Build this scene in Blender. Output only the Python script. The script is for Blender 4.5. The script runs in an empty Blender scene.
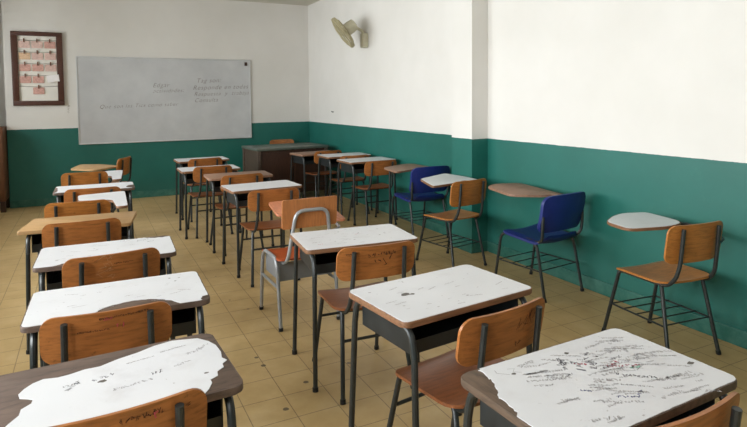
import bpy, bmesh, math, random
from mathutils import Vector, Matrix
C = bpy.context.scene.collection
PI = math.pi
R = math.radians

# ------------------------------------------------------------------ materials
def srgb(r, g, b):
    f = lambda c: (c/255/12.92) if c/255 <= .04045 else ((c/255+.055)/1.055)**2.4
    return (f(r), f(g), f(b), 1)

def newmat(name):
    m = bpy.data.materials.new(name); m.use_nodes = True
    nt = m.node_tree
    return m, nt, nt.nodes['Principled BSDF']

def N(nt, typ, **kw):
    n = nt.nodes.new(typ)
    for k, v in kw.items():
        if k.startswith('i_'):
            n.inputs[k[2:].replace('_', ' ')].default_value = v
        else:
            setattr(n, k, v)
    return n

def mixc(nt, fac, a, b, mode='MIX'):
    n = nt.nodes.new('ShaderNodeMix'); n.data_type = 'RGBA'; n.blend_type = mode
    for sock, v in ((n.inputs[0], fac), (n.inputs[6], a), (n.inputs[7], b)):
        if isinstance(v, bpy.types.NodeSocket): nt.links.new(v, sock)
        else: sock.default_value = v
    return n.outputs[2]

def mth(nt, op, a, b=None):
    n = nt.nodes.new('ShaderNodeMath'); n.operation = op
    for i, v in enumerate((a, b)):
        if v is None: continue
        if isinstance(v, bpy.types.NodeSocket): nt.links.new(v, n.inputs[i])
        else: n.inputs[i].default_value = v
    return n.outputs[0]

def ramp(nt, fac, stops):
    n = nt.nodes.new('ShaderNodeValToRGB')
    e = n.color_ramp.elements
    while len(e) < len(stops): e.new(.5)
    for el, (p, c) in zip(e, stops):
        el.position = p; el.color = c
    nt.links.new(fac, n.inputs[0])
    return n.outputs[0]

def noise(nt, vec, scale, detail=3, rough=.55):
    n = N(nt, 'ShaderNodeTexNoise'); n.inputs['Scale'].default_value = scale
    n.inputs['Detail'].default_value = detail; n.inputs['Roughness'].default_value = rough
    if vec is not None: nt.links.new(vec, n.inputs['Vector'])
    return n.outputs['Fac']

def objcoord(nt, scale=(1, 1, 1), rnd=True):
    tc = N(nt, 'ShaderNodeTexCoord'); mp = N(nt, 'ShaderNodeMapping')
    nt.links.new(tc.outputs['Object'], mp.inputs['Vector'])
    mp.inputs['Scale'].default_value = scale
    if rnd:
        oi = N(nt, 'ShaderNodeObjectInfo')
        cx = N(nt, 'ShaderNodeCombineXYZ')
        v = mth(nt, 'MULTIPLY', oi.outputs['Random'], 37.0)
        for i in range(3): nt.links.new(v, cx.inputs[i])
        nt.links.new(cx.outputs[0], mp.inputs['Location'])
    return mp.outputs['Vector']

def bump(nt, bs, h, strength=.1, dist=.01):
    b = N(nt, 'ShaderNodeBump'); b.inputs['Strength'].default_value = strength
    b.inputs['Distance'].default_value = dist
    nt.links.new(h, b.inputs['Height']); nt.links.new(b.outputs[0], bs.inputs['Normal'])

def plain(name, col, rough=.5, metal=0, var=.12, scale=6):
    m, nt, bs = newmat(name)
    n = noise(nt, objcoord(nt), scale)
    d = tuple(c*(1-var*2) for c in col[:3]) + (1,); l = tuple(min(1, c*(1+var)) for c in col[:3]) + (1,)
    nt.links.new(ramp(nt, n, [(.3, d), (.7, l)]), bs.inputs['Base Color'])
    bs.inputs['Roughness'].default_value = rough; bs.inputs['Metallic'].default_value = metal
    return m

def wood(name, col, rough=.42, stretch=(2.2, 22, 22), dark=.55, stain=.5, spec=.5):
    m, nt, bs = newmat(name)
    g = noise(nt, objcoord(nt, stretch), 4.0, 6, .65)
    b = noise(nt, objcoord(nt), 5.0, 3)
    s = noise(nt, objcoord(nt), 28.0, 4, .7)
    dk = tuple(c*dark for c in col[:3]) + (1,); lt = tuple(min(1, c*1.22) for c in col[:3]) + (1,)
    c1 = ramp(nt, g, [(.3, dk), (.52, col), (.75, lt)])
    c2 = mixc(nt, mth(nt, 'MULTIPLY', ramp(nt, b, [(.45, (0, 0, 0, 1)), (.75, (1, 1, 1, 1))]), stain), c1,
              tuple(c*.5 for c in col[:3]) + (1,))
    c3 = mixc(nt, ramp(nt, s, [(.66, (0, 0, 0, 1)), (.74, (.75, .75, .75, 1))]), c2, tuple(c*.28 for c in col[:3]) + (1,))
    nt.links.new(c3, bs.inputs['Base Color'])
    bs.inputs['Roughness'].default_value = rough
    bs.inputs['Specular IOR Level'].default_value = spec
    bump(nt, bs, g, .06, .004)
    return m

M = {}
M['black'] = plain('black_enamel', srgb(42, 46, 46), .34, 0, .15, 30)
M['black_sheet'] = plain('black_sheet_steel', srgb(34, 38, 40), .36, 0, .2, 14)
M['silver'] = plain('silver_tube', srgb(158, 160, 163), .35, .35, .08, 20)
M['grey_sheet'] = plain('grey_sheet_steel', srgb(128, 130, 134), .45, .1, .06, 8)
M['rubber'] = plain('rubber', srgb(22, 22, 22), .8)
M['ply'] = wood('orange_plywood', srgb(176, 112, 52), .36)
M['ply_back'] = wood('backrest_plywood', srgb(164, 102, 52), .38)
M['ply_seat'] = wood('seat_plywood', srgb(136, 80, 46), .32)
M['ply_pale'] = wood('pale_plywood', srgb(176, 112, 64), .5, (22, 22, 2.2), .75, .15)
M['ply_red'] = wood('red_plywood', srgb(176, 82, 40), .42)
M['board'] = wood('desk_board', srgb(126, 88, 60), .6, dark=.5)
M['board_worn'] = wood('worn_desk_board', srgb(92, 74, 60), .6, (14, 3, 14), .4, .6)
M['board_bare'] = wood('bare_board', srgb(100, 82, 72), .7, (3, 14, 14), .5, .6)
M['board_brown'] = wood('brown_board', srgb(140, 106, 86), .5, (3, 14, 14), .7, .3)
M['board_tan'] = wood('tan_board', srgb(172, 136, 92), .5, (2.5, 16, 16), .8, .15)
M['board_pink'] = wood('reddish_board', srgb(178, 112, 80), .5, (14, 3, 14), .75, .25)
M['dark_wood'] = wood('dark_wood', srgb(66, 42, 32), .45, (18, 18, 2), .55, .3)
M['dark_wood2'] = wood('dark_grey_wood', srgb(74, 60, 50), .5, (3, 3, 14), .6, .3)
M['top_dark'] = wood('green_reflection_top', srgb(84, 92, 84), .38, (3, 14, 14), .75, .2)  # grey-green reflection on the desk top put into the wood colour
M['frame_wood'] = wood('frame_wood', srgb(78, 44, 32), .45, (10, 10, 10), .7, .2)
M['blue'] = plain('blue_plastic', srgb(22, 38, 108), .42, 0, .1, 8)
M['cream'] = plain('cream_plastic', srgb(190, 184, 160), .5, 0, .06, 10)
M['cream_dark'] = plain('aged_cream_plastic', srgb(176, 166, 132), .5, 0, .06, 10)
M['paper'] = plain('paper', srgb(226, 222, 214), .8, 0, .03, 5)
M['white_card'] = plain('white_card', srgb(240, 236, 236), .7, 0, .02, 5)
M['card_a'] = plain('pink_card', srgb(214, 182, 172), .7, 0, .1, 40)
M['card_b'] = plain('red_card', srgb(206, 160, 148), .7, 0, .12, 40)
M['card_c'] = plain('orange_card', srgb(214, 180, 148), .7, 0, .1, 40)
M['string'] = plain('string', srgb(150, 140, 130), .8)
M['clip'] = plain('wooden_clip', srgb(120, 82, 62), .7)
M['ink_black'] = plain('black_ink', srgb(84, 82, 92), .6, 0, .05)
M['ink_grey'] = plain('pencil_grey', srgb(162, 158, 162), .7, 0, .05)
M['ink_faint'] = plain('faint_pencil', srgb(178, 173, 176), .7, 0, .05)
M['ink_red'] = plain('red_ink', srgb(190, 70, 90), .6, 0, .05)
M['ink_blue'] = plain('blue_ink', srgb(84, 88, 140), .6, 0, .05)
M['ink_green'] = plain('green_ink', srgb(150, 214, 190), .6, 0, .05)
M['marker'] = plain('dry_marker', srgb(104, 88, 82), .7, 0, .05)
M['stain'] = plain('dark_stain', srgb(104, 98, 94), .7, 0, .1, 40)
M['alu'] = plain('aluminium', srgb(205, 206, 208), .35, .3, .04)
M['win_frame'] = plain('window_frame_paint', srgb(190, 190, 186), .45, 0, .04)
M['door_wood'] = wood('door_wood', srgb(110, 70, 44), .5, (16, 16, 2), .6, .2)

def laminate_mat():
    m, nt, bs = newmat('white_laminate')
    oc = objcoord(nt)
    a = noise(nt, oc, 7, 4, .6); b = noise(nt, oc, 55, 4, .7); c = noise(nt, oc, 2.0, 2)
    base = ramp(nt, c, [(.3, srgb(206, 206, 210)), (.7, srgb(218, 218, 222))])
    d = mixc(nt, ramp(nt, a, [(.55, (0, 0, 0, 1)), (.8, (.45, .45, .45, 1))]), base, srgb(186, 181, 182))
    e = mixc(nt, ramp(nt, b, [(.67, (0, 0, 0, 1)), (.73, (.8, .8, .8, 1))]), d, srgb(150, 142, 144))
    nt.links.new(e, bs.inputs['Base Color']); bs.inputs['Roughness'].default_value = .36
    return m
M['lam'] = laminate_mat()

def board_mat():
    m, nt, bs = newmat('whiteboard_enamel')
    oc = objcoord(nt, (1, 1, 1), False)
    a = noise(nt, oc, 2.4, 4, .6)
    nt.links.new(ramp(nt, a, [(.3, srgb(186, 187, 190)), (.7, srgb(200, 201, 203))]), bs.inputs['Base Color'])
    bs.inputs['Roughness'].default_value = .25
    return m
M['wboard'] = board_mat()

DADO = 1.12
def wall_mat():
    m, nt, bs = newmat('two_tone_wall_paint')
    g = N(nt, 'ShaderNodeNewGeometry'); sp = N(nt, 'ShaderNodeSeparateXYZ')
    nt.links.new(g.outputs['Position'], sp.inputs[0])
    n1 = noise(nt, g.outputs['Position'], 1.3, 4); n2 = noise(nt, g.outputs['Position'], 30, 3)
    n3 = noise(nt, g.outputs['Position'], 9, 5, .7)
    zj = mth(nt, 'ADD', sp.outputs['Z'], mth(nt, 'MULTIPLY', mth(nt, 'SUBTRACT', n3, .5), .012))
    f = mth(nt, 'GREATER_THAN', zj, DADO)
    green = ramp(nt, n1, [(.3, srgb(22, 92, 82)), (.7, srgb(30, 104, 95))])
    green = mixc(nt, ramp(nt, n3, [(.6, (0, 0, 0, 1)), (.85, (.35, .35, .35, 1))]), green, srgb(60, 120, 108))
    low = ramp(nt, mth(nt, 'MULTIPLY', sp.outputs['Z'], 1.0), [(.05, (.55, .55, .55, 1)), (.35, (0, 0, 0, 1))])
    green = mixc(nt, mth(nt, 'MULTIPLY', low, .35), green, srgb(70, 112, 102))
    cream = ramp(nt, n1, [(.3, srgb(214, 211, 206)), (.7, srgb(222, 219, 215))])
    cream = mixc(nt, ramp(nt, n3, [(.68, (0, 0, 0, 1)), (.9, (.25, .25, .25, 1))]), cream, srgb(190, 182, 168))
    nt.links.new(mixc(nt, f, green, cream), bs.inputs['Base Color'])
    ro = mth(nt, 'ADD', mth(nt, 'MULTIPLY', f, .4), .45)
    nt.links.new(ro, bs.inputs['Roughness'])
    bump(nt, bs, n2, .12, .004)
    return m
M['wall'] = wall_mat()

def base_mat():
    m, nt, bs = newmat('green_baseboard')
    g = N(nt, 'ShaderNodeNewGeometry')
    n = noise(nt, g.outputs['Position'], 8, 5, .7)
    nt.links.new(ramp(nt, n, [(.35, srgb(24, 92, 80)), (.75, srgb(74, 122, 110))]), bs.inputs['Base Color'])
    bs.inputs['Roughness'].default_value = .5
    return m
M['base'] = base_mat()

def ceil_mat():
    m, nt, bs = newmat('ceiling_paint')
    g = N(nt, 'ShaderNodeNewGeometry')
    n = noise(nt, g.outputs['Position'], 2, 4)
    nt.links.new(ramp(nt, n, [(.3, srgb(196, 192, 180)), (.7, srgb(206, 202, 190))]), bs.inputs['Base Color'])
    bs.inputs['Roughness'].default_value = .9
    return m
M['ceil'] = ceil_mat()

def floor_mat():
    m, nt, bs = newmat('yellow_cement_tiles')
    g = N(nt, 'ShaderNodeNewGeometry'); sp = N(nt, 'ShaderNodeSeparateXYZ')
    pos = g.outputs['Position']; nt.links.new(pos, sp.inputs[0])
    PX, PY, OX, OY = .2135, .2143, .85, 3.377
    def cell(s, off, per):
        u = mth(nt, 'DIVIDE', mth(nt, 'SUBTRACT', s, off), per)
        fr = mth(nt, 'FRACT', u)
        d = mth(nt, 'MULTIPLY', mth(nt, 'SUBTRACT', .5, mth(nt, 'ABSOLUTE', mth(nt, 'SUBTRACT', fr, .5))), per)
        return mth(nt, 'FLOOR', u), d
    cu, du = cell(sp.outputs['X'], OX, PX); cv, dv = cell(sp.outputs['Y'], OY, PY)
    cb = N(nt, 'ShaderNodeCombineXYZ'); nt.links.new(cu, cb.inputs[0]); nt.links.new(cv, cb.inputs[1])
    wn = N(nt, 'ShaderNodeTexWhiteNoise'); nt.links.new(cb.outputs[0], wn.inputs['Vector'])
    n1 = noise(nt, pos, 5, 5, .6); n2 = noise(nt, pos, 1.1, 3); n3 = noise(nt, pos, 45, 3)
    c = ramp(nt, n1, [(.3, srgb(178, 148, 98)), (.55, srgb(192, 163, 113)), (.78, srgb(202, 176, 130))])
    c = mixc(nt, mth(nt, 'MULTIPLY', wn.outputs['Value'], .22), c, srgb(170, 142, 98))
    c = mixc(nt, ramp(nt, n2, [(.45, (0, 0, 0, 1)), (.75, (.4, .4, .4, 1))]), c, srgb(160, 132, 92))
    wob = mth(nt, 'MULTIPLY', n3, .0022)
    line = mth(nt, 'LESS_THAN', mth(nt, 'MINIMUM', du, dv), mth(nt, 'ADD', wob, .0011))
    c = mixc(nt, mth(nt, 'MULTIPLY', line, .72), c, srgb(92, 72, 44))
    # worn dark marks in the tiles
    tot = None
    for x, y, r in ((.837, 3.226, .014), (.846, 3.109, .016), (.998, 2.816, .016), (.819, 2.611, .017), (.987, 4.016, .012), (1.293, 2.907, .014), (.911, 4.264, .010), (.93, 4.9, .010)):
        dx = mth(nt, 'SUBTRACT', sp.outputs['X'], x); dy = mth(nt, 'SUBTRACT', sp.outputs['Y'], y)
        d = mth(nt, 'SQRT', mth(nt, 'ADD', mth(nt, 'MULTIPLY', dx, dx), mth(nt, 'MULTIPLY', dy, dy)))
        k = mth(nt, 'LESS_THAN', mth(nt, 'ADD', d, mth(nt, 'MULTIPLY', n3, .012)), r+.004)
        tot = k if tot is None else mth(nt, 'MAXIMUM', tot, k)
    c = mixc(nt, mth(nt, 'MULTIPLY', tot, .8), c, srgb(70, 62, 52))
    nt.links.new(c, bs.inputs['Base Color'])
    bs.inputs['Roughness'].default_value = .42
    bump(nt, bs, mth(nt, 'MULTIPLY', line, -1), .25, .002)
    return m
M['floor'] = floor_mat()

def glass_mat():
    m = bpy.data.materials.new('window_glass'); m.use_nodes = True
    nt = m.node_tree; nt.nodes.clear()
    o = N(nt, 'ShaderNodeOutputMaterial'); t = N(nt, 'ShaderNodeBsdfTransparent'); gl = N(nt, 'ShaderNodeBsdfGlossy')
    t.inputs[0].default_value = (.93, .95, .95, 1); gl.inputs['Roughness'].default_value = .02
    lw = N(nt, 'ShaderNodeFresnel'); lw.inputs[0].default_value = 1.3
    mx = N(nt, 'ShaderNodeMixShader'); nt.links.new(lw.outputs[0], mx.inputs[0])
    nt.links.new(t.outputs[0], mx.inputs[1]); nt.links.new(gl.outputs[0], mx.inputs[2]); nt.links.new(mx.outputs[0], o.inputs[0])
    return m
M['glass'] = glass_mat()

# ------------------------------------------------------------------ geometry helpers
def obj(name, bm, mat, parent=None, smooth=True, angle=35):
    bmesh.ops.recalc_face_normals(bm, faces=bm.faces[:])
    me = bpy.data.meshes.new(name)
    if smooth:
        for f in bm.faces: f.smooth = True
        lim = R(angle)
        for e in bm.edges:
            if len(e.link_faces) == 2 and e.calc_face_angle(0) > lim: e.smooth = False
    bm.to_mesh(me); bm.free()
    me.materials.append(M[mat])
    o = bpy.data.objects.new(name, me); C.objects.link(o)
    if parent is not None: o.parent = parent
    return o

def tag(o, label=None, cat=None, group=None, kind=None):
    for k, v in (('label', label), ('category', cat), ('group', group), ('kind', kind)):
        if v: o[k] = v
    return o

def empty(name, loc=(0, 0, 0), rz=0):
    o = bpy.data.objects.new(name, None); C.objects.link(o)
    o.location = loc; o.rotation_euler = (0, 0, rz); o.empty_display_size = .1
    return o

def copy_tree(o, parent=None):
    c = o.copy(); C.objects.link(c)
    if parent is not None: c.parent = parent
    for ch in list(o.children): copy_tree(ch, c)
    return c

def drop_tree(o):
    for ch in list(o.children): drop_tree(ch)
    bpy.data.objects.remove(o)

def box(bm, x0, x1, y0, y1, z0, z1, bev=0):
    b = bmesh.new()
    vs = [b.verts.new((x, y, z)) for x in (x0, x1) for y in (y0, y1) for z in (z0, z1)]
    for f in ((0, 1, 3, 2), (4, 6, 7, 5), (0, 4, 5, 1), (2, 3, 7, 6), (0, 2, 6, 4), (1, 5, 7, 3)):
        b.faces.new([vs[i] for i in f])
    if bev:
        bmesh.ops.bevel(b, geom=b.edges[:], offset=bev, segments=2, profile=.5, affect='EDGES')
    merge(bm, b)

def merge(bm, b, mat=None):
    mp = {}
    for v in b.verts: mp[v] = bm.verts.new(mat @ v.co if mat else v.co)
    for f in b.faces:
        try: bm.faces.new([mp[v] for v in f.verts])
        except ValueError: pass
    b.free()

def B(*boxes, bev=0):
    bm = bmesh.new()
    for b in boxes: box(bm, *b, bev=bev)
    return bm

def fillet(pts, rad, n=4):
    pts = [Vector(p) for p in pts]; out = [pts[0]]
    for i in range(1, len(pts)-1):
        a, b, c = pts[i-1], pts[i], pts[i+1]
        r = min(rad, (a-b).length*.48, (c-b).length*.48)
        p0 = b+(a-b).normalized()*r; p1 = b+(c-b).normalized()*r
        for k in range(n+1):
            t = k/n
            out.append(p0*(1-t)**2+b*2*t*(1-t)+p1*t*t)
    out.append(pts[-1]); return out

def tube(bm, pts, r, seg=8, rad=0, closed=False):
    if rad: pts = fillet(pts, rad)
    pts = [Vector(p) for p in pts]; n = len(pts)
    rr = r if isinstance(r, (list, tuple)) else [r]*n
    def tan(i):
        if closed: return (pts[(i+1) % n]-pts[i-1]).normalized()
        if i == 0: return (pts[1]-pts[0]).normalized()
        if i == n-1: return (pts[-1]-pts[-2]).normalized()
        return (pts[i+1]-pts[i-1]).normalized()
    t = tan(0); u = t.orthogonal().normalized(); rings = []
    for i in range(n):
        t = tan(i); u = (u-t*u.dot(t)).normalized(); w = t.cross(u)
        rings.append([bm.verts.new(pts[i]+(u*math.cos(2*PI*k/seg)+w*math.sin(2*PI*k/seg))*rr[i]) for k in range(seg)])
    for i in range(n if closed else n-1):
        a, b = rings[i], rings[(i+1) % n]
        for k in range(seg):
            bm.faces.new((a[k], a[(k+1) % seg], b[(k+1) % seg], b[k]))
    if not closed:
        bm.faces.new(rings[0][::-1]); bm.faces.new(rings[-1])

def T(*specs, seg=8):
    bm = bmesh.new()
    for s in specs: tube(bm, s[0], s[1], seg, s[2] if len(s) > 2 else 0)
    return bm

def prism(outline, z0, z1, bev=0):
    """flat plate over a 2-D outline"""
    bm = bmesh.new()
    lo = [bm.verts.new((x, y, z0)) for x, y in outline]; hi = [bm.verts.new((x, y, z1)) for x, y in outline]
    bm.faces.new(lo[::-1]); top = bm.faces.new(hi); n = len(lo)
    for i in range(n): bm.faces.new((lo[i], lo[(i+1) % n], hi[(i+1) % n], hi[i]))
    if bev:
        es = [e for e in bm.edges if (e.verts[0].co.z == e.verts[1].co.z)]
        bmesh.ops.bevel(bm, geom=es, offset=bev, segments=2, profile=.5, affect='EDGES')
    return bm

def rrect(w, d, r, n=5):
    o = []
    for cx, cy, a0 in ((w/2-r, d/2-r, 0), (-w/2+r, d/2-r, 90), (-w/2+r, -d/2+r, 180), (w/2-r, -d/2+r, 270)):
        for k in range(n+1):
            a = R(a0+90*k/n); o.append((cx+r*math.cos(a), cy+r*math.sin(a)))
    return o

def round_poly(pts, rad, n=4):
    P = [Vector((x, y, 0)) for x, y in pts]; out = []; m = len(P)
    for i in range(m):
        a, b, c = P[i-1], P[i], P[(i+1) % m]
        r = min(rad, (a-b).length*.45, (c-b).length*.45)
        p0 = b+(a-b).normalized()*r; p1 = b+(c-b).normalized()*r
        for k in range(n+1):
            t = k/n; q = p0*(1-t)**2+b*2*t*(1-t)+p1*t*t; out.append((q.x, q.y))
    return out

def panel(w, d, r, t, warp, nu=12, taper=0):
    """rounded plate, warped: warp(u, v, h) gives a point, h from 0 to t"""
    bm = bmesh.new(); rows = []
    vs = [d/2*math.sin(PI/2*(k/5))-0 for k in range(6)]
    vv = []
    for k in range(7): vv.append(-d/2+r*(1-math.cos(PI/2*k/6)))
    inner = [(-d/2+r)+(d-2*r)*k/4 for k in range(1, 4)]
    vv = vv+inner+[-x for x in vv[::-1]]
    for h in (0, t):
        g = []
        for v in vv:
            if abs(v) > d/2-r:
                q = abs(v)-(d/2-r); hw = w/2-r+math.sqrt(max(r*r-q*q, 0))
            else: hw = w/2
            hw = max(hw, .004)*(1+taper*v/d)
            g.append([bm.verts.new(warp(hw*(2*k/nu-1), v, h)) for k in range(nu+1)])
        rows.append(g)
    lo, hi = rows; nv = len(vv)
    for j in range(nv-1):
        for k in range(nu):
            bm.faces.new((lo[j][k], lo[j+1][k], lo[j+1][k+1], lo[j][k+1]))
            bm.faces.new((hi[j][k], hi[j][k+1], hi[j+1][k+1], hi[j+1][k]))
        for k in (0, nu):
            bm.faces.new((lo[j][k], hi[j][k], hi[j+1][k], lo[j+1][k]))
    for j in (0, nv-1):
        for k in range(nu):
            bm.faces.new((lo[j][k], lo[j][k+1], hi[j][k+1], hi[j][k]))
    return bm

def ribbon(bm, pts, w, z):
    pts = [Vector((x, y, 0)) for x, y in pts]
    L = []
    for i, q in enumerate(pts):
        t = (pts[min(i+1, len(pts)-1)]-pts[max(i-1, 0)])
        t = t.normalized() if t.length > 1e-9 else Vector((1, 0, 0))
        nrm = Vector((-t.y, t.x, 0))*w/2
        L.append((bm.verts.new((q.x+nrm.x, q.y+nrm.y, z)), bm.verts.new((q.x-nrm.x, q.y-nrm.y, z))))
    for a, b in zip(L, L[1:]): bm.faces.new((a[0], b[0], b[1], a[1]))

def word(bm, rng, x, y, length, h, ang, w, z):
    ca, sa = math.cos(ang), math.sin(ang); u = 0
    while u < length:
        n = rng.randint(4, 7); pts = []
        for k in range(n):
            a = u+rng.uniform(0, h*.8); b = rng.uniform(-.1, 1)*h
            pts.append((x+ca*a-sa*b, y+sa*a+ca*b))
        ribbon(bm, pts, w, z); u += h*.75

def blot(bm, x, y, rx, ry, z, rng, n=12):
    c = bm.verts.new((x, y, z)); ring = []
    for k in range(n):
        q = rng.uniform(.75, 1.15)
        ring.append(bm.verts.new((x+rx*q*math.cos(2*PI*k/n), y+ry*q*math.sin(2*PI*k/n), z)))
    for k in range(n): bm.faces.new((c, ring[k], ring[(k+1) % n]))

# ------------------------------------------------------------------ room
XR, YB, ZC = 3.49, 9.45, 3.155
XL, YF, XE = -2.2, -1.6, -1.05
def struct(name, bm, mat, parent=None, smooth=False):
    o = obj(name, bm, mat, parent, smooth)
    if parent is None: o['kind'] = 'structure'
    return o
struct('floor', B((XL-.2, XR+.2, YF-.2, YB+.8, -.1, 0)), 'floor')
struct('ceiling', B((XL-.2, XR+.2, YF-.2, YB+.8, ZC, ZC+.12)), 'ceil')
struct('wall_right', B((XR, XR+.2, YF-.2, YB+.8, 0, ZC)), 'wall')
struct('wall_back', B((XE, XR, YB, YB+.8, 0, ZC), (XL, XE, YB+.55, YB+.8, 0, ZC)), 'wall')
struct('trim_1', B((3.30, XR, 4.43, 4.77, 0, ZC)), 'wall')
struct('wall_front', B((XL, XR, YF-.2, YF, 0, ZC)), 'wall')
WIN = [(-1.0, .6), (1.1, 2.7), (3.2, 4.8), (5.3, 6.9), (7.4, 8.8)]  # the last window is unseen, added to brighten the back wall
zs0, zs1 = 1.02, 2.62
bl = [(XL-.2, XL, YF-.2, YB+.8, 0, zs0), (XL-.2, XL, YF-.2, YB+.8, zs1, ZC)]
ys = [YF-.2]+[v for w in WIN for v in w]+[YB+.8]
for i in range(0, len(ys), 2): bl.append((XL-.2, XL, ys[i], ys[i+1], zs0, zs1))
struct('wall_left', B(*bl), 'wall')
for i, (a, b) in enumerate(WIN):
    f = struct('window_%d' % (i+1), B((XL-.14, XL-.08, a, b, zs0, zs0+.05), (XL-.14, XL-.08, a, b, zs1-.05, zs1),
        (XL-.14, XL-.08, a, a+.05, zs0+.05, zs1-.05), (XL-.14, XL-.08, b-.05, b, zs0+.05, zs1-.05),
        (XL-.135, XL-.085, (a+b)/2-.02, (a+b)/2+.02, zs0+.05, zs1-.05), (XL-.135, XL-.085, a+.05, b-.05, 2.02, 2.06)), 'win_frame')
    obj('window_pane', B((XL-.112, XL-.106, a+.045, b-.045, zs0+.045, zs1-.045)), 'glass', f, False)
def basebd(name, boxes): struct(name, B(*boxes, bev=.004), 'base')
basebd('baseboard_back', [(XE, XR-.014, YB-.014, YB, 0, .104)])
basebd('baseboard_right', [(XR-.014, XR, YF, 4.416, 0, .104), (XR-.014, XR, 4.784, YB-.014, 0, .104), (3.286, 3.30, 4.416, 4.784, 0, .104),
                           (3.30, XR, 4.416, 4.43, 0, .104), (3.30, XR, 4.77, 4.784, 0, .104)])
# ------------------------------------------------------------------ furniture prototypes
def seat_warp(z, w=.40, d=.40, curl=.010):
    def f(u, v, h):
        zz = z-.010*math.cos(PI*min(1, abs(u)/(w/2))/2)-.004
        fr = max(0, (v-.10)/.10); zz -= .020*fr*fr
        bk = max(0, (-v-.12)/.08); zz += curl*bk*bk
        return Vector((u, v, zz+h-.012))
    return f
def back_warp(zb, zt, yb, yt, depth=.028, w=.43):
    zc, hh = (zb+zt)/2, (zt-zb)
    def f(u, v, h):
        k = (v/hh+.5)
        y = yb+(yt-yb)*k+depth*(u/(w/2))**2-depth
        return Vector((u, y+h, zc+v))
    return f

def add_leg(root, pts, r, mat, rad=0, foot=True):
    l = obj('leg', T((pts, r, rad), seg=10), mat, root)
    if foot:
        a = Vector(pts[-1]); b = (Vector(pts[-2])-a).normalized()
        obj('rubber_foot', T(([a-b*0, a+b*.022], r*1.25), seg=10), 'rubber', l)
    return l

def make_chair(rack=False, back_w=.428, zt=.79, zb=.615, seat='ply_seat', back='ply_back'):
    root = empty('wooden_chair'); r = .0115; SZ = .466; ZR = .435
    obj('seat', panel(.42, .41, .095, .012, seat_warp(SZ, .42), taper=.05), seat, root)
    b = obj('backrest', panel(back_w, zt-zb, .05, .011, back_warp(zb, zt, -.205, -.233, w=back_w)), back, root)
    rb = bmesh.new()
    for x in (-.137, .137):
        for z, y in ((zt-.045, -.2285), (zb+.05, -.212)):
            yy = y+.016-.028+.028*(x/(back_w/2))**2
            tube(rb, [(x, yy-.004, z), (x, yy+.002, z)], .006, 8)
    obj('rivet', rb, 'black', b)
    for s_ in (-1, 1):
        x = .137*s_
        obj('side_frame', T(([(x, -.263, zt-.02), (x*1.02, -.246, zb), (x*1.1, -.228, .49), (x*1.14, -.178, ZR), (x*1.2, .0, ZR), (.168*s_, .16, ZR)], r, .035), seg=10), 'black', root)
        add_leg(root, [(.164*s_, .15, ZR), (.17*s_, .172, ZR-.016), (.196*s_, .27, 0)], r, 'black')
        add_leg(root, [(.158*s_, -.13, ZR), (.163*s_, -.145, ZR-.016), (.196*s_, -.235, 0)], r, 'black')
    if rack:
        z = .205
        k = bmesh.new()
        for s_ in (-1, 1): tube(k, [(.184*s_, -.192, z), (.184*s_, .222, z)], .006, 6)
        for i in range(5):
            y = -.18+.097*i; tube(k, [(-.184, y, z+.004), (.184, y, z+.004)], .0042, 6)
        obj('book_rack', k, 'black', root)
    else:
        obj('stretcher', T(([(-.173, -.172, .29), (.173, -.172, .29)], .008)), 'black', root)
        obj('stretcher', T(([(-.179, .204, .29), (.179, .204, .29)], .008)), 'black', root)
    obj('cross_bar', T(([(-.16, .08, ZR-.002), (.16, .08, ZR-.002)], .008), ([(-.157, -.1, ZR-.002), (.157, -.1, ZR-.002)], .008)), 'black', root)
    return root

def tablet(root, poly, z, top, arm_x=.25, back_y=-.235, rad=.05, post=False, mat='black', side=1):
    """writing board on the right arm; poly is in room coordinates"""
    inv = (Matrix.Translation(root.location) @ Matrix.Rotation(root.rotation_euler.z, 4, 'Z')).inverted()
    pl = [tuple((inv @ Vector((x, y, 0)))[:2]) for x, y in poly]
    out = round_poly(pl, rad)
    edge = 'board' if top == 'lam' else top
    t = obj('tablet_arm', prism(out, z-.018, z, .003), edge, root)
    if top == 'lam':
        c = Vector((sum(p[0] for p in out)/len(out), sum(p[1] for p in out)/len(out)))
        ins = [tuple(Vector(p)+(c-Vector(p)).normalized()*.006) for p in out]
        obj('laminate', prism(ins, z-.001, z+.0015), 'lam', t)
    zz = z-.03
    obj('arm_support', T(([(.15*side, -.225, zz-.05), (arm_x*side, -.20, zz-.035), (arm_x*side, -.02, zz), ((arm_x-.04)*side, .13, zz)], .010, .05), seg=10), mat, root)
    cx = sum(p[0] for p in pl)/len(pl); cy = sum(p[1] for p in pl)/len(pl)
    obj('arm_bracket', T(([(arm_x*side, .06, zz+.001), (cx, cy, zz+.003)], .009), ([(cx-.06, cy+.02, z-.021), (cx+.06, cy-.02, z-.021)], .007)), mat, root)
    if post:
        l = min(pl, key=lambda q: q[0]-q[1]*.6)
        add_leg(root, [(l[0]+.06, l[1]-.05, z-.02), (l[0]+.06, l[1]-.04, 0)], .011, mat)
    return t

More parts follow.
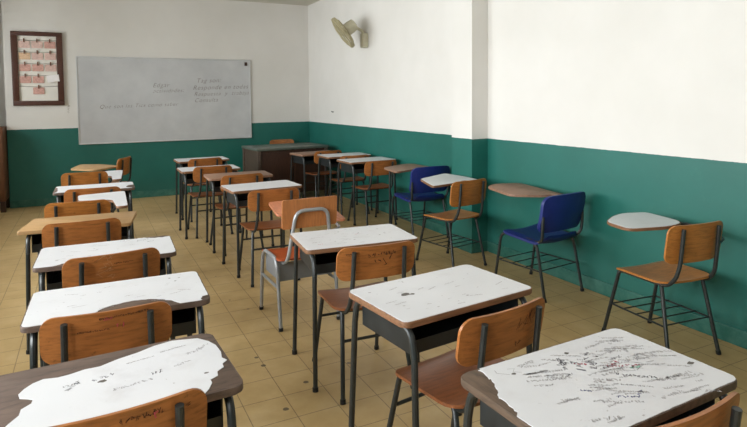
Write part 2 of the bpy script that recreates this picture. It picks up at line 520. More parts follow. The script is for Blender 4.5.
DW, DD, DH = .65, .41, .74
def desk_frame(root, H=DH):
    r = .0125
    for s_ in (-1, 1):
        x = .285*s_; zt = H-.036
        obj('side_rail', T(([(x, -.205, zt-.10), (x, -.185, zt), (x, .185, zt), (x, .205, zt-.10)], r, .085), seg=10), 'black', root)
        add_leg(root, [(x, -.205, zt-.10), (x+.012*s_, -.235, 0)], r, 'black')
        add_leg(root, [(x, .205, zt-.10), (x+.012*s_, .235, 0)], r, 'black')
    z0, z1 = H-.142, H-.024
    tr = B((-.27, .27, -.165, .17, z0, z0+.004), (-.27, .27, .166, .17, z0+.004, z1), (-.27, -.266, -.165, .166, z0+.004, z1),
           (.266, .27, -.165, .166, z0+.004, z1), (-.266, .266, -.165, -.161, z0+.004, z0+.05))
    obj('book_tray', tr, 'black_sheet', root, False)

def make_desk(board='board', lam=None, outline=None, H=DH):
    root = empty('student_desk')
    o = outline or rrect(DW, DD, .03)
    t = obj('desktop', prism(o, H-.022, H, .004), board, root)
    if lam is not None:
        obj('laminate', prism(lam, H-.001, H+.0016), 'lam', t, False)
    desk_frame(root, H)
    return root, t

def lam_outline(seed, chips=(), inset=.004, jag=.0015):
    rng = random.Random(seed)
    base = rrect(DW-2*inset, DD-2*inset, .027, 5); pts = []
    for i in range(len(base)):
        a = Vector(base[i]); b = Vector(base[(i+1) % len(base)])
        n = max(1, int((b-a).length/.012))
        for k in range(n):
            q = a.lerp(b, k/n); pts.append(q+Vector((rng.uniform(-1, 1), rng.uniform(-1, 1)))*jag*.5)
    out = []
    for q in pts:
        for cx, cy, rx, ry in chips:
            dx, dy = (q.x-cx)/rx, (q.y-cy)/ry
            if dx*dx+dy*dy < 1:
                ix, iy = -q.x*.0, 0
                # push towards the middle of the top until it leaves the chip
                d = Vector((-cx*.5, -cy)).normalized() if abs(cy) > .1 and abs(cx) < .26 else Vector((-cx, -cy)).normalized()
                st = 0
                while ((q.x-cx)/rx)**2+((q.y-cy)/ry)**2 < 1 and st < 400:
                    q = q+d*.002; st += 1
                q = q+Vector((rng.uniform(-1, 1), rng.uniform(-1, 1)))*.005
        out.append((q.x, q.y))
    return out

def join_into(o, bm, mat):
    """add surface marks to the mesh of the part they are drawn on, as a further material"""
    if o.data.users > 1: o.data = o.data.copy()
    me = o.data; me.materials.append(M[mat]); k = len(me.materials)-1
    b = bmesh.new(); b.from_mesh(me)
    mp = {v: b.verts.new(v.co) for v in bm.verts}
    for f in bm.faces:
        n = b.faces.new([mp[v] for v in f.verts]); n.material_index = k
    b.to_mesh(me); b.free(); bm.free()

def scribbles(t, spec, H=DH, seed=1):
    """handwriting and doodles on the laminate: (material, [(x, y, length, height, angle)...])"""
    rng = random.Random(seed)
    for mat, words, name, w in spec:
        bm = bmesh.new()
        for x, y, l, h, a in words:
            if l == 0: blot(bm, x, y, h, h*.7, H+.0019, rng)
            else: word(bm, rng, x, y, l, h, R(a), w, H+.0019)
        lam = [c for c in t.children if c.name.startswith('laminate')][0]
        for v in bm.verts: v.co.x = max(-DW/2+.01, min(DW/2-.01, v.co.x))
        join_into(lam, bm, mat)

def place(o, x, y, rot, label, cat, group=None):
    o.location = (x, y, 0); o.rotation_euler = (0, 0, R(rot))
    return tag(o, label, cat, group)

GD = 'student desks standing in the two rows'; GC = 'wooden student chairs at the desks'; GT = 'chairs with a writing tablet arm'
GW = 'desks along the green right wall'
def rnd_marks(seed, n):
    rng = random.Random(seed)
    return [(rng.uniform(-.28, .24), rng.uniform(-.17, .17), rng.choice((0, .015, .03, .05)), rng.uniform(.003, .008), rng.uniform(-25, 25)) for _ in range(n)]

# ---- middle row of desks, nearest first
d, t = make_desk(lam=lam_outline(1, [(-.325, .205, .07, .15), (-.325, .05, .022, .09)]), board='board_worn')
d.scale.x = 1.04; place(d, 1.252, 1.097, 2, 'nearest desk of the right hand row, white top crowded with ink doodles', 'desk', GD)
rg = random.Random(21)
many = lambda n, x0, x1, y0, y1, l, h: [(rg.uniform(x0, x1), rg.uniform(y0, y1), rg.uniform(.3, 1)*l, rg.uniform(.6, 1.2)*h, rg.uniform(-38, 4)) for _ in range(n)]
scribbles(t, [
 ('ink_faint', many(52, -.2, .25, -.18, .17, .09, .012), 'pencil_scribble', .0022), ('ink_grey', many(20, -.2, .25, -.18, .17, .07, .009), 'pencil_scribble', .0014),
 ('ink_black', many(8, -.08, .12, .0, .12, .04, .012), 'ink_scribble', .0014),
 ('ink_black', [(-.03, .065, .05, .022, 60), (.0, .035, .05, .028, 70), (.035, .03, .035, .022, 60), (.06, .045, .05, .024, 75), (.05, -.02, .10, .014, -42), (-.02, .105, .03, .014, 60), (.075, .10, .02, .012, 40)], 'ink_scribble', .0022),
 ('ink_grey', [(-.17, .09, .12, .010, -20), (-.19, .075, .12, .010, -22), (-.16, .105, .12, .010, -18), (.12, .02, .13, .03, -10), (.12, -.03, .06, .04, 80), (.16, -.04, .06, .04, 75), (.20, -.05, .05, .03, 70), (-.235, .12, .06, .05, 5), (.0, -.05, .1, .008, -40), (.14, .09, .06, .03, -30), (.19, .12, .06, .02, 10), (-.1, -.10, .1, .012, -30)], 'pencil_scribble', .0018),
 ('ink_red', [(.065, .025, .10, .014, -28), (.09, .01, .04, .02, 30), (-.0, .085, .03, .012, -40)], 'red_scribble', .0026),
 ('ink_blue', [(-.05, -.1, .05, .012, -30), (.0, -.13, .04, .012, 20), (-.1, -.03, .03, .008, -40)], 'blue_scribble', .002),
 ('ink_green', [(.115, -.015, .03, .012, -20)], 'green_scribble', .004),
 ('stain', [(-.185, .128, 0, .008, 0), (.035, .145, 0, .009, 0), (.29, -.08, 0, .012, 0), (.095, .085, 0, .005, 0), (-.08, .05, 0, .003, 0)], 'ink_spot', .002)], seed=4)
d, t = make_desk(lam=lam_outline(2, []))
d.scale.x = 1.02; place(d, 1.268, 1.912, 6, 'second desk of the right hand row, clean white top, front of a tucked wooden chair', 'desk', GD)
scribbles(t, [('ink_faint', rnd_marks(11, 26), 'pencil_scribble', .0022), ('stain', [(-.155, .03, 0, .022, 0), (-.13, .02, 0, .012, 0)], 'grey_smudge', .002)], seed=5)
d, t = make_desk(lam=lam_outline(3, [(-.20, -.21, .03, .008), (.30, .05, .02, .02)]))
place(d, 1.326, 2.905, -5.5, 'third desk of the right hand row, speckled white top, before the silver tube chair', 'desk', GD)
scribbles(t, [('ink_faint', rnd_marks(12, 30), 'pencil_scribble', .0022), ('ink_red', [(-.24, -.12, .03, .008, 10), (.02, .02, .02, .006, 30)], 'red_scribble', .002), ('stain', [(.05, .05, 0, .006, 0), (-.05, .12, 0, .005, 0), (.15, -.04, 0, .006, 0)], 'ink_spot', .002)], seed=6)
d, t = make_desk(lam=lam_outline(4, []))
place(d, 1.38, 5.02, 3.4, 'white topped desk just beyond the silver tube chair', 'desk', GD)
d, t = make_desk(board='board_brown')
place(d, 1.37, 5.88, -2, 'desk with a bare brown top in the right hand row', 'desk', GD)
d, t = make_desk(lam=lam_outline(5, []), H=.74)
place(d, 1.204, 6.61, 0, 'white topped desk second from the front of the right hand row', 'desk', GD)
d, t = make_desk(lam=lam_outline(6, []))
place(d, 1.306, 7.66, 1.4, 'farthest white topped desk of the right hand row, below the whiteboard', 'desk', GD)

# ---- left row
L1 = [(-.239, -.149), (-.245, -.12), (-.237, -.104), (-.215, -.07), (-.212, -.04), (-.19, -.02), (-.187, 0), (-.20, .012), (-.218, .025), (-.222, .05), (-.21, .076),
      (-.19, .10), (-.165, .113), (-.13, .103), (-.1, .106), (-.06, .118), (-.02, .116), (.03, .14), (.09, .158), (.14, .182), (.196, .193), (.22, .187), (.274, .17),
      (.30, .13), (.314, .087), (.316, .03), (.308, -.01), (.318, -.033), (.30, -.05), (.298, -.073), (.275, -.09), (.27, -.117), (.246, -.13), (.246, -.149), (.23, -.18), (.21, -.204), (-.25, -.204)]
d, t = make_desk(board='board_bare', lam=L1[::-1])
place(d, .029, 1.709, 2.6, 'nearest left hand desk, white top peeled back to wide bare dark borders', 'desk', GD)
scribbles(t, [('ink_black', [(-.10, .0, .05, .02, 60), (-.12, .03, .04, .012, 0), (-.04, .02, .03, .02, 20), (-.01, .03, .02, .018, 20), (.10, -.02, .035, .018, 10)], 'ink_scribble', .0018),
              ('ink_grey', [(.0, -.06, .10, .014, 6), (.17, .0, .05, .012, 15), (.22, .06, .06, .014, 20), (.25, .08, .05, .012, 30), (.15, .12, .08, .006, 10), (.05, .09, .08, .006, 10)], 'pencil_scribble', .0018),
              ('stain', [(.245, -.085, 0, .007, 0), (-.02, .015, 0, .012, 0)], 'ink_spot', .002)], seed=7)
d, t = make_desk(lam=lam_outline(8, [(.05, -.205, .15, .115), (.325, -.20, .035, .05)]), board='board_bare')
place(d, .088, 2.462, -1.6, 'second left hand desk, white top with a worn grey patch along its front edge', 'desk', GD)
scribbles(t, [('ink_faint', rnd_marks(13, 16), 'pencil_scribble', .0022), ('stain', [(.2, .14, 0, .006, 0), (.24, .13, 0, .005, 0), (.22, .09, 0, .006, 0)], 'ink_spot', .002)], seed=8)
d, t = make_desk(lam=lam_outline(9, [(-.17, -.215, .06, .05), (.27, .215, .09, .05), (.14, .215, .06, .02)]), board='board_bare')
place(d, .065, 3.25, -2, 'third left hand desk, white top with dark chips at its far right corner', 'desk', GD)
scribbles(t, [('ink_faint', rnd_marks(14, 18), 'pencil_scribble', .0022), ('ink_black', [(.14, .12, .07, .02, 20), (.06, .16, .05, .012, 5), (.2, .08, .04, .015, 30)], 'ink_scribble', .002)], seed=9)
d, t = make_desk(board='board_tan', outline=round_poly([(-.345, -.19), (.29, -.20), (.325, .205), (-.31, .205)], .018))
place(d, -.059, 4.136, -4.5, 'left hand desk with a bare tan plywood top', 'desk', GD)
d, t = make_desk(lam=lam_outline(10, [(-.325, -.05, .03, .2), (.325, -.1, .07, .10)]), board='board_bare')
place(d, .026, 5.688, -1, 'farthest left hand desk, white top with bare grey ends', 'desk', GD)

# ---- desks along the right wall
d, t = make_desk(lam=lam_outline(15, []), H=.757)
place(d, 3.085, 6.33, 3, 'white topped desk by the right wall, the nearer of two there', 'desk', GW)
d, t = make_desk(lam=lam_outline(16, []), H=.757)
place(d, 3.085, 7.02, 0, 'white topped desk by the right wall, the farther of two there', 'desk', GW)
d, t = make_desk(board='board_brown')
place(d, 2.925, 7.69, 7, 'brown topped desk in front of the teacher desk', 'desk', GW)

# ---- plain wooden chairs
proto = make_chair()
CH = [(1.236, 1.05, 1, 'wooden chair in the bottom right corner, tucked under the ink covered desk'),
 (1.26, 1.76, 7.4, 'wooden chair with scratched letters on its back, pushed under the second right hand desk'),
 (1.30, 2.74, -4.5, 'wooden chair with dark scribbles on its back, pushed under the third right hand desk'),
 (1.34, 4.70, -1.3, 'wooden chair directly beyond the silver tube chair'),
 (1.31, 5.74, 5, 'wooden chair at the bare brown desk of the right hand row'),
 (1.20, 6.59, 2, 'wooden chair tucked at the white desk second from the front of the right hand row'),
 (1.265, 7.49, 6, 'farthest wooden chair of the right hand row, nearest the whiteboard'),
 (.022, 1.69, 4, 'nearest wooden chair at bottom left, at the desk with the peeled top'),
 (.04, 2.41, -.8, 'wooden chair of the left row with red scribbles along the top of its back'),
 (.055, 3.15, 6, 'third wooden chair of the left row, its back striped with pale scratches'),
 (-.065, 4.03, 1.6, 'orange wooden chair at the tan plywood desk'),
 (.011, 5.42, -1, 'wooden chair mostly hidden below the farthest left hand desk'),
 (3.05, 6.10, 2, 'wooden chair by the right wall, next in front of the farther blue chair'),
 (3.045, 6.82, 1, 'wooden chair by the right wall, middle one of the far three'),
 (2.98, 7.59, 4, 'wooden chair by the right wall at the brown desk near the teacher desk')]
proto_tall = make_chair(zt=.806, zb=.624)
used = False; used_tall = False; chairs = []
for x, y, a, lab in CH:
    if x < .5 and y > 3:
        o = copy_tree(proto_tall) if used_tall else proto_tall; used_tall = True
    else:
        o = copy_tree(proto) if used else proto; used = True
    place(o, x, y, a, lab, 'chair', GC); chairs.append(o)
def back_marks(o, spec, seed, zt=.79, zb=.615):
    """scratched writing on the rear face of the backrest"""
    rng = random.Random(seed)
    bp = [c for c in o.children if c.name.startswith('backrest')][0]
    f = back_warp(zb, zt, -.205, -.233)
    for mat, words, name, w in spec:
        bm = bmesh.new()
        for x, z, l, h, a in words: word(bm, rng, x, z, l, h, R(a), w, 0)
        for v in bm.verts: v.co = f(v.co.x, v.co.y, -.0012)
        join_into(bp, bm, mat)
M['scratch'] = plain('dark_scratch', srgb(74, 40, 24), .7)
M['pale_scratch'] = plain('pale_scratch', srgb(186, 140, 100), .7)
back_marks(chairs[1], [('scratch', [(.03, .0, .05, .05, 0), (.08, .01, .04, .05, 0), (.03, -.06, .03, .025, 0)], 'scratched_letters', .0022)], 1)
back_marks(chairs[2], [('scratch', [(-.06, .03, .15, .02, 2), (-.03, .0, .03, .03, 0), (.03, -.02, .04, .04, 20), (-.17, .05, .05, .008, 0)], 'scratched_doodle', .0035)], 2)
back_marks(chairs[8], [('ink_red', [(-.02, .055, .03, .014, 0), (.02, .02, .02, .02, 0)], 'red_scribble', .002), ('scratch', [(-.03, .06, .16, .008, 2), (-.1, .02, .1, .006, 0)], 'scratched_line', .0018)], 3)
back_marks(chairs[7], [('scratch', [(.0, .055, .10, .016, 0), (.13, .03, .04, .02, 20)], 'scratched_line', .002), ('ink_red', [(.075, .045, .015, .02, 0)], 'red_scribble', .003)], 4)
back_marks(chairs[9], [('pale_scratch', [(-.03, -.02, .10, .05, 90), (.0, -.03, .1, .04, 90)], 'pale_scratches', .0018), ('scratch', [(.0, .04, .08, .008, 0)], 'scratched_line', .0018)], 5, .806, .624)

# ---- wooden chairs with tablet arms
tproto = make_chair(rack=True, zt=.80, zb=.575, seat='ply', back='ply')
TC = [(3.10, 2.24, -6, 'wooden chair with white tablet arm, nearest along the right wall',
   [(2.872, 2.47), (3.03, 2.56), (3.17, 2.60), (3.345, 2.548), (3.30, 2.29), (3.25, 2.22), (3.15, 2.20), (3.064, 2.203), (2.832, 2.267)], .74, 'lam'),
 (2.94, 4.25, 8.5, 'wooden chair with white tablet arm beside the wall column',
   [(2.735, 4.475), (3.15, 4.675), (3.19, 4.35), (3.17, 4.09), (3.10, 4.09), (3.05, 4.19), (2.834, 4.093), (2.602, 4.045)], .77, 'lam'),
 (-.088, 4.82, -2, 'left row wooden chair with white tablet arm, just beyond the tan plywood desk',
   [(-.106, 5.063), (.246, 5.123), (.228, 4.39), (.155, 4.39), (.14, 4.72), (-.1, 4.78)], .77, 'lam'),
 (-.062, 6.66, 0, 'farther left row wooden chair with white tablet arm, just beyond the grey ended desk',
   [(-.08, 6.88), (.156, 6.925), (.32, 6.93), (.265, 6.15), (.185, 6.15), (.188, 6.45), (-.06, 6.58)], .74, 'lam'),
 (.173, 7.92, 66, 'wooden chair turned sideways with bare wooden tablet, last of the left row',
   [(-.23, 7.68), (-.125, 8.18), (.10, 8.06), (.32, 7.76), (.27, 7.66), (.03, 7.42)], .705, 'board_tan')]
used = False
for x, y, a, lab, poly, z, top in TC:
    o = copy_tree(tproto) if used else tproto
    used = True; place(o, x, y, a, lab, 'chair', GT)
    o.name = 'tablet_chair'
# boards differ from chair to chair
for o, (x, y, a, lab, poly, z, top) in zip([q for q in C.objects if q.get('group') == GT], TC):
    tablet(o, poly, z, top, arm_x=.272 if x > 3 else .245, side=-1 if a > 30 else 1)

# ---- blue plastic chairs with tablet arms
def make_blue():
    root = empty('blue_tablet_chair'); r = .0115
    zb, zt, w = .505, .79, .48
    def sw(u, v, h):
        a = abs(u)/.23
        z = .462+.10*v-.022*(1-a*a)-.045*max(0, a-.8)*5*max(0, a-.8)*5*.35
        z -= .03*max(0, (v-.14)/.075)**2
        z += .05*max(0, (-v-.16)/.055)**2
        return Vector((u, v-.01, z+h-.016))
    obj('seat', panel(.47, .44, .10, .018, sw, taper=.04), 'blue', root)
    def f(u, v, h):
        k = v/(zt-zb)+.5
        return Vector((u*(.98+.03*k), -.195-.062*k+.05*(u/(w/2))**2-.05+h-.012*math.sin(PI*k), (zb+zt)/2+v+.010*math.cos(PI*u/w)))
    obj('backrest', panel(w, zt-zb, .065, .026, f), 'blue', root)
    for s_ in (-1, 1):
        x = .205*s_
        obj('side_frame', T(([(x*1.10, -.235, .64), (x*1.12, -.232, .55), (x*1.08, -.225, .47), (x, -.18, .43), (x, .10, .435)], r, .05), seg=10), 'black', root)
        add_leg(root, [(x, .05, .442), (x, .14, .452), (x*1.02, .205, .42), (x*1.06, .27, 0)], r, 'black', .05)
        add_leg(root, [(x, -.02, .440), (x, -.12, .436), (x*1.02, -.165, .40), (x*1.06, -.25, 0)], r, 'black', .05)
    obj('cross_bar', T(([(-.205, .08, .432), (.205, .08, .432)], .008), ([(-.205, -.1, .425), (.205, -.1, .425)], .008)), 'black', root)
    k = bmesh.new()
    for s_ in (-1, 1): tube(k, [(.213*s_, -.205, .215), (.213*s_, .236, .215)], .006, 6)
    for i in range(4): tube(k, [(-.213, -.19+.135*i, .218), (.213, -.19+.135*i, .218)], .0042, 6)
    obj('book_rack', k, 'black', root)
    return root
bp = make_blue(); b2 = copy_tree(bp)
place(bp, 3.165, 3.37, 6, 'nearer blue plastic chair with bare wooden tablet, before the column', 'chair', GT)
place(b2, 3.235, 5.31, 0, 'farther blue plastic chair with bare wooden tablet, past the column', 'chair', GT)
tablet(bp, [(2.99, 3.80), (3.139, 3.895), (3.37, 3.825), (3.31, 3.5), (3.255, 3.2), (3.19, 3.2), (3.18, 3.25), (3.095, 3.255), (2.897, 3.394)], .77, 'board_brown', .225)
tablet(b2, [(2.95, 5.62), (3.30, 5.79), (3.43, 5.80), (3.45, 5.4), (3.43, 5.17), (3.36, 5.17), (3.3, 5.3), (3.12, 5.30), (2.90, 5.22)], .74, 'board_brown', .19, post=True)

# ---- silver tube chair with a big wooden tablet
g = empty('silver_chair'); r = .0125
place(g, 1.285, 3.735, 1, 'silver tube armchair with orange wooden back and broad wooden tablet', 'chair', GT)
obj('seat', panel(.42, .40, .04, .013, seat_warp(.47, .42), taper=.06), 'ply_red', g)
obj('backrest', panel(.387, .195, .014, .012, back_warp(.675, .870, -.226, -.240, .006, .387)), 'ply_pale', g)
obj('back_loop', T(([(-.165, -.02, .43), (-.165, -.15, .43), (-.155, -.22, .47), (-.105, -.254, .795), (.115, -.254, .795), (.155, -.22, .47), (.165, -.15, .43), (.165, -.02, .43)], r, .06), seg=10), 'silver', g)
for s_ in (-1, 1):
    x = .208*s_
    add_leg(g, [(x, .0, .466), (x, .12, .466), (x, .18, .41), (x, .235, 0)], r, 'silver', .07)
    add_leg(g, [(x, .0, .466), (x, -.11, .466), (x, -.155, .41), (x, -.21, 0)], r, 'silver', .07)
    obj('stretcher', T(([(x, -.172, .275), (x, .198, .275)], .010), seg=8), 'silver', g)
obj('book_box', B((-.19, .19, -.145, -.14, .31, .435), (-.19, .19, -.14, .16, .31, .314), (-.19, -.185, -.14, .16, .314, .435), (.185, .19, -.14, .16, .314, .435)), 'grey_sheet', g, False)
tb = tablet(g, [(1.252, 4.36), (1.68, 4.40), (1.63, 3.95), (1.545, 3.50), (1.49, 3.51), (1.46, 3.80), (1.17, 3.86)], .705, 'board_pink', .235, rad=.03, mat='silver')

# ------------------------------------------------------------------ teacher's corner
td = empty('teacher_desk')
place(td, 2.705, 8.43, 4, 'big dark brown teacher desk in the far right corner', 'desk')
W, D, H = 1.16, .72, .80
obj('desktop', B((-W/2, W/2, -D/2, D/2, H-.035, H), bev=.005), 'top_dark', td)
for a, b in ((-.52, -.008), (.008, .52)):
    f = obj('front_panel', B((a, b, -.325, -.305, .10, H-.035)), 'dark_wood', td, False)
    obj('panel_frame', B((a+.02, b-.02, -.33, -.325, .14, .17), (a+.02, b-.02, -.33, -.325, .70, .73), (a+.02, a+.05, -.33, -.325, .17, .70), (b-.05, b-.02, -.33, -.325, .17, .70)), 'dark_wood', f, False)
for s_ in (-1, 1):
    obj('side_panel', B(tuple(sorted((.53*s_, .545*s_)))+(-.30, .31, .10, H-.035)), 'dark_wood2', td, False)
    for y in (-.335, .335):
        obj('leg', B((.54*s_-.025, .54*s_+.025, y-.025, y+.025, 0, H-.035), bev=.004), 'dark_wood2', td)
for x0 in (-.51, .23):
    dr = obj('drawer_block', B((x0, x0+.28, -.28, .29, .40, H-.037)), 'dark_wood', td, False)
    obj('drawer_knob', T(([(x0+.14, .29, .60), (x0+.14, .315, .60)], .014)), 'black', dr)
tc = make_chair(zt=.828)
place(tc, 2.93, 9.085, 180, 'wooden chair behind the teacher desk, only its back top showing', 'chair', GC)

# ------------------------------------------------------------------ wall things
wb = empty('whiteboard', (1.146, YB-.001, 1.527))
tag(wb, 'wide white dry erase board with faint handwriting on the back wall', 'whiteboard')
w2, h2 = 1.287, .643
bmx = prism([(-w2, -h2), (w2, -h2), (w2, h2), (-w2, h2)], 0, .018)
def standup(o): o.rotation_euler = (R(90), 0, 0)
s = obj('board_surface', bmx, 'wboard', wb, False); standup(s)
for q in [((-w2, w2), (h2-.006, h2+.012)), ((-w2, w2), (-h2-.014, -h2+.006)), ((-w2-.012, -w2+.006), (-h2-.012, h2+.012)), ((w2-.006, w2+.012), (-h2-.012, h2+.012))]:
    f = obj('frame_edge', B((q[0][0], q[0][1], q[1][0], q[1][1], 0, .024), bev=.003), 'alu', wb); standup(f)
f = obj('corner_clip', B((1.20, 1.245, .555, .615, .019, .03), bev=.003), 'dark_wood', wb); standup(f)
def write(txt, x, z, size):
    cu = bpy.data.curves.new('handwriting', 'FONT'); cu.body = txt; cu.size = size; cu.shear = .35; cu.offset = -.0015
    cu.space_character = 1.15
    to = bpy.data.objects.new('tmp', cu); C.objects.link(to)
    dg = bpy.context.evaluated_depsgraph_get()
    me = bpy.data.meshes.new_from_object(to.evaluated_get(dg))
    bpy.data.objects.remove(to)
    me.materials.clear(); me.materials.append(M['marker'])
    o = bpy.data.objects.new('handwriting', me); C.objects.link(o); o.parent = wb
    o.location = (x, -.0186, z); o.rotation_euler = (R(90), R(-1.5), 0)
for txt, x, z, sz in (('Edgar', -.25, .195, .095), ('actividades;', -.245, .11, .085), ('Tag son:', .41, .27, .10), ('Responde en todas', .355, .155, .10), ('Respuesta  y  trabaja', .37, .055, .09), ('Consulta', .375, -.045, .09), ('Que son las Tics como saber', -1.01, -.125, .082)):
    write(txt, x, z, sz)

mk = bmesh.new(); rgm = random.Random(3)
word(mk, rgm, -.265, 1.33, .12, .03, R(82), .003, 0)
for v in mk.verts: v.co = Vector((v.co.x, YB-.0012, v.co.y))
M['wall_mark'] = plain('pencil_mark', srgb(150, 142, 130), .8)
join_into(bpy.data.objects['wall_back'], mk, 'wall_mark')

pf = empty('picture_frame', (-.637, YB-.001, 1.988))
tag(pf, 'tall dark brown picture frame with rows of pinkish cards left of the whiteboard', 'picture frame')
fw, fh, ft = .32, .527, .08
for x0, x1, z0, z1 in ((-fw, fw, fh-ft*.75, fh), (-fw, fw, -fh, -fh+ft*.85), (-fw, -fw+ft, -fh+ft*.85, fh-ft*.75), (fw-ft, fw, -fh+ft*.85, fh-ft*.75)):
    f = obj('frame_side', B((x0, x1, z0, z1, 0, .035), bev=.005), 'frame_wood', pf); standup(f)
f = obj('backing_paper', B((-fw+ft-.01, fw-ft+.01, -fh+.06, fh-.06, .002, .012)), 'paper', pf, False); standup(f)
for k, z in enumerate((.38, .215, .05, -.12, -.28)):
    st = obj('string', T(([(-.24, z+.03, .016), (0, z+.02, .016), (.24, z+.03, .016)], .004), seg=6), 'string', pf); standup(st)
    for i, x in enumerate((-.16, 0, .16)):
        if k == 4 and i != 1: continue
        if k == 3 and i == 2:
            cd = obj('card', B((x-.07, x+.085, z-.09, z+.01, .036, .040)), 'white_card', pf, False); standup(cd); cd.rotation_euler = (R(90), R(-7), 0)
            continue
        cd = obj('card', B((x-.07, x+.07, z-.085, z+.012, .018, .021)), ('card_a', 'card_b', 'card_a', 'card_c', 'card_b')[(k*3+i*2) % 5] if (k, i) != (2, 1) else 'card_b', pf, False); standup(cd)
        cl = obj('clip', B((x-.008, x+.008, z-.005, z+.05, .0215, .030)), 'clip', pf, False); standup(cl)

hk = obj('wall_hook', T(([(XR-.002, 8.33, 1.31), (XR-.03, 8.33, 1.305), (XR-.035, 8.33, 1.325)], .006, .01)), 'black')
tag(hk, 'small dark hook on the right wall under the fan', 'hook')

# wall fan
fan = empty('wall_fan', (XR, 7.10, 2.335))
tag(fan, 'cream wall fan tilted down from the right wall near the ceiling', 'fan')
br = bmesh.new(); box(br, -.085, -.001, -.055, .055, -.11, .09, .015)
obj('wall_bracket', br, 'cream', fan)
ax = Vector((-.74, .29, -.58)).normalized()
ctr = Vector((-.363, 0, .085))
q = ax.to_track_quat('Z', 'Y').to_matrix().to_4x4(); MF = Matrix.Translation(ctr) @ q
obj('arm', T(([(-.05, 0, .06), (-.07, 0, .12), (ctr - ax*.16)], .02, .03), seg=10), 'cream', fan)
def lathe(prof, mtx, seg=24):
    b = bmesh.new(); rings = []
    for rr, z in prof: rings.append([b.verts.new(mtx @ Vector((rr*math.cos(2*PI*k/seg), rr*math.sin(2*PI*k/seg), z))) for k in range(seg)])
    for a, c in zip(rings, rings[1:]):
        for k in range(seg): b.faces.new((a[k], a[(k+1) % seg], c[(k+1) % seg], c[k]))
    b.faces.new(rings[0][::-1]); b.faces.new(rings[-1]); return b
obj('motor_housing', lathe([(.05, -.21), (.082, -.195), (.088, -.12), (.086, -.05), (.06, -.035)], MF), 'cream', fan)
RF = .24
gd = bmesh.new()
for rr, z in ((RF, 0), (RF-.004, .02), (RF-.004, -.02), (.18, .042), (.18, -.045), (.13, .052), (.13, -.05), (.07, .056)):
    tube(gd, [MF @ Vector((rr*math.cos(2*PI*k/36), rr*math.sin(2*PI*k/36), z)) for k in range(36)], (.006 if rr > .22 else .003), 6, 0, True)
for k in range(56):
    a = 2*PI*k/56; u = Vector((math.cos(a), math.sin(a), 0))
    for sg in (1, -1):
        tube(gd, [MF @ (u*rr+Vector((0, 0, z*sg))) for rr, z in ((.05, .054), (.13, .05), (.18, .042), (.216, .024), (RF, .002))], .0024, 4)
obj('guard', gd, 'cream_dark', fan)
obj('hub', lathe([(.045, -.03), (.045, .02), (.03, .035)], MF), 'cream', fan)
obj('badge', lathe([(.05, .053), (.05, .06), (.03, .063)], MF), 'cream', fan)
for k in range(4):
    bb = bmesh.new(); a0 = k*PI/2; g0 = []
    for i in range(6):
        rr = .04+.17*i/5; wd = .25+.30*math.sin(PI*(.2+.7*i/5))
        g0.append([bb.verts.new(MF @ Vector((rr*math.cos(a0+wd*t_), rr*math.sin(a0+wd*t_), .016*t_))) for t_ in (-1, -.3, .3, 1)])
    for a, c in zip(g0, g0[1:]):
        for j in range(3): bb.faces.new((a[j], a[j+1], c[j+1], c[j]))
    obj('blade', bb, 'cream_dark', fan)

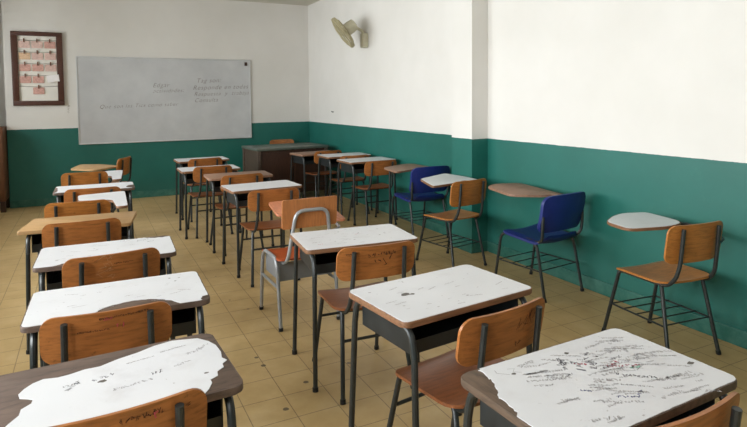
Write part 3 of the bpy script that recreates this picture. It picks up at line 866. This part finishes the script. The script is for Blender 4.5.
# wooden cupboard in the recess at the far left
cb = empty('wooden_cupboard', (-1.482, 9.36, 0))
tag(cb, 'brown wooden cupboard on short legs at the far left edge', 'cupboard')
obj('body', B((-.42, .42, -.22, .22, .15, 1.17), bev=.004), 'door_wood', cb)
for s_ in (-1, 1):
    dd = obj('door', B(tuple(sorted((.01*s_, .41*s_)))+(-.24, -.22, .18, 1.14), bev=.004), 'door_wood', cb)
    obj('door_knob', T(([(.05*s_, -.24, .8), (.05*s_, -.265, .8)], .014)), 'black', dd)
    for y in (-.19, .19):
        obj('leg', B((.385*s_-.03, .385*s_+.03, y-.03, y+.03, 0, .15)), 'dark_wood', cb, False)

# ------------------------------------------------------------------ light and camera
wd = bpy.data.worlds.new('sky'); bpy.context.scene.world = wd; wd.use_nodes = True
nt = wd.node_tree; bg = nt.nodes['Background']
sky = nt.nodes.new('ShaderNodeTexSky'); sky.sky_type = 'HOSEK_WILKIE'; sky.turbidity = 6; sky.sun_direction = (.3, -.3, .9)
nt.links.new(sky.outputs[0], bg.inputs[0]); bg.inputs[1].default_value = .6
POW = [158, 178, 160, 165, 92]  # the last lamp shines through the added window
for (a, b), pw in zip(WIN, POW):
    ld = bpy.data.lights.new('window_daylight', 'AREA'); ld.shape = 'RECTANGLE'; ld.size = 1.5; ld.size_y = 1.5
    ld.energy = pw; ld.color = (.985, .99, 1)
    lo = bpy.data.objects.new('window_daylight', ld); C.objects.link(lo)
    lo.location = (XL-.35, (a+b)/2, (zs0+zs1)/2+.1); lo.rotation_euler = (0, R(-90+8), 0)

p = (0.4669884, 0.0548798, -0.0089324, 563.369827)
yaw, pit, roll, fpx = p
F = Vector((math.sin(yaw)*math.cos(pit), math.cos(yaw)*math.cos(pit), -math.sin(pit)))
Rt = Vector((math.cos(yaw), -math.sin(yaw), 0)); U = Rt.cross(F)
R2 = Rt*math.cos(roll)+U*math.sin(roll); U2 = -Rt*math.sin(roll)+U*math.cos(roll)
cam = bpy.data.cameras.new('camera'); co = bpy.data.objects.new('camera', cam); C.objects.link(co)
cam.sensor_fit = 'HORIZONTAL'; cam.sensor_width = 36; cam.lens = fpx/747*36; cam.clip_start = .05; cam.shift_y = -84.8263/747
mw = Matrix((R2, U2, -F)).transposed().to_4x4(); mw.translation = (0, 0, 1.53)
co.matrix_world = mw
sc = bpy.context.scene; sc.camera = co
sc.view_settings.view_transform = 'Standard'; sc.view_settings.look = 'None'
sc.view_settings.exposure = 0.0
sc.cycles.use_denoising = True
sc.cycles.max_bounces = 10; sc.cycles.diffuse_bounces = 6; sc.cycles.transparent_max_bounces = 8
sc.cycles.sample_clamp_indirect = 6
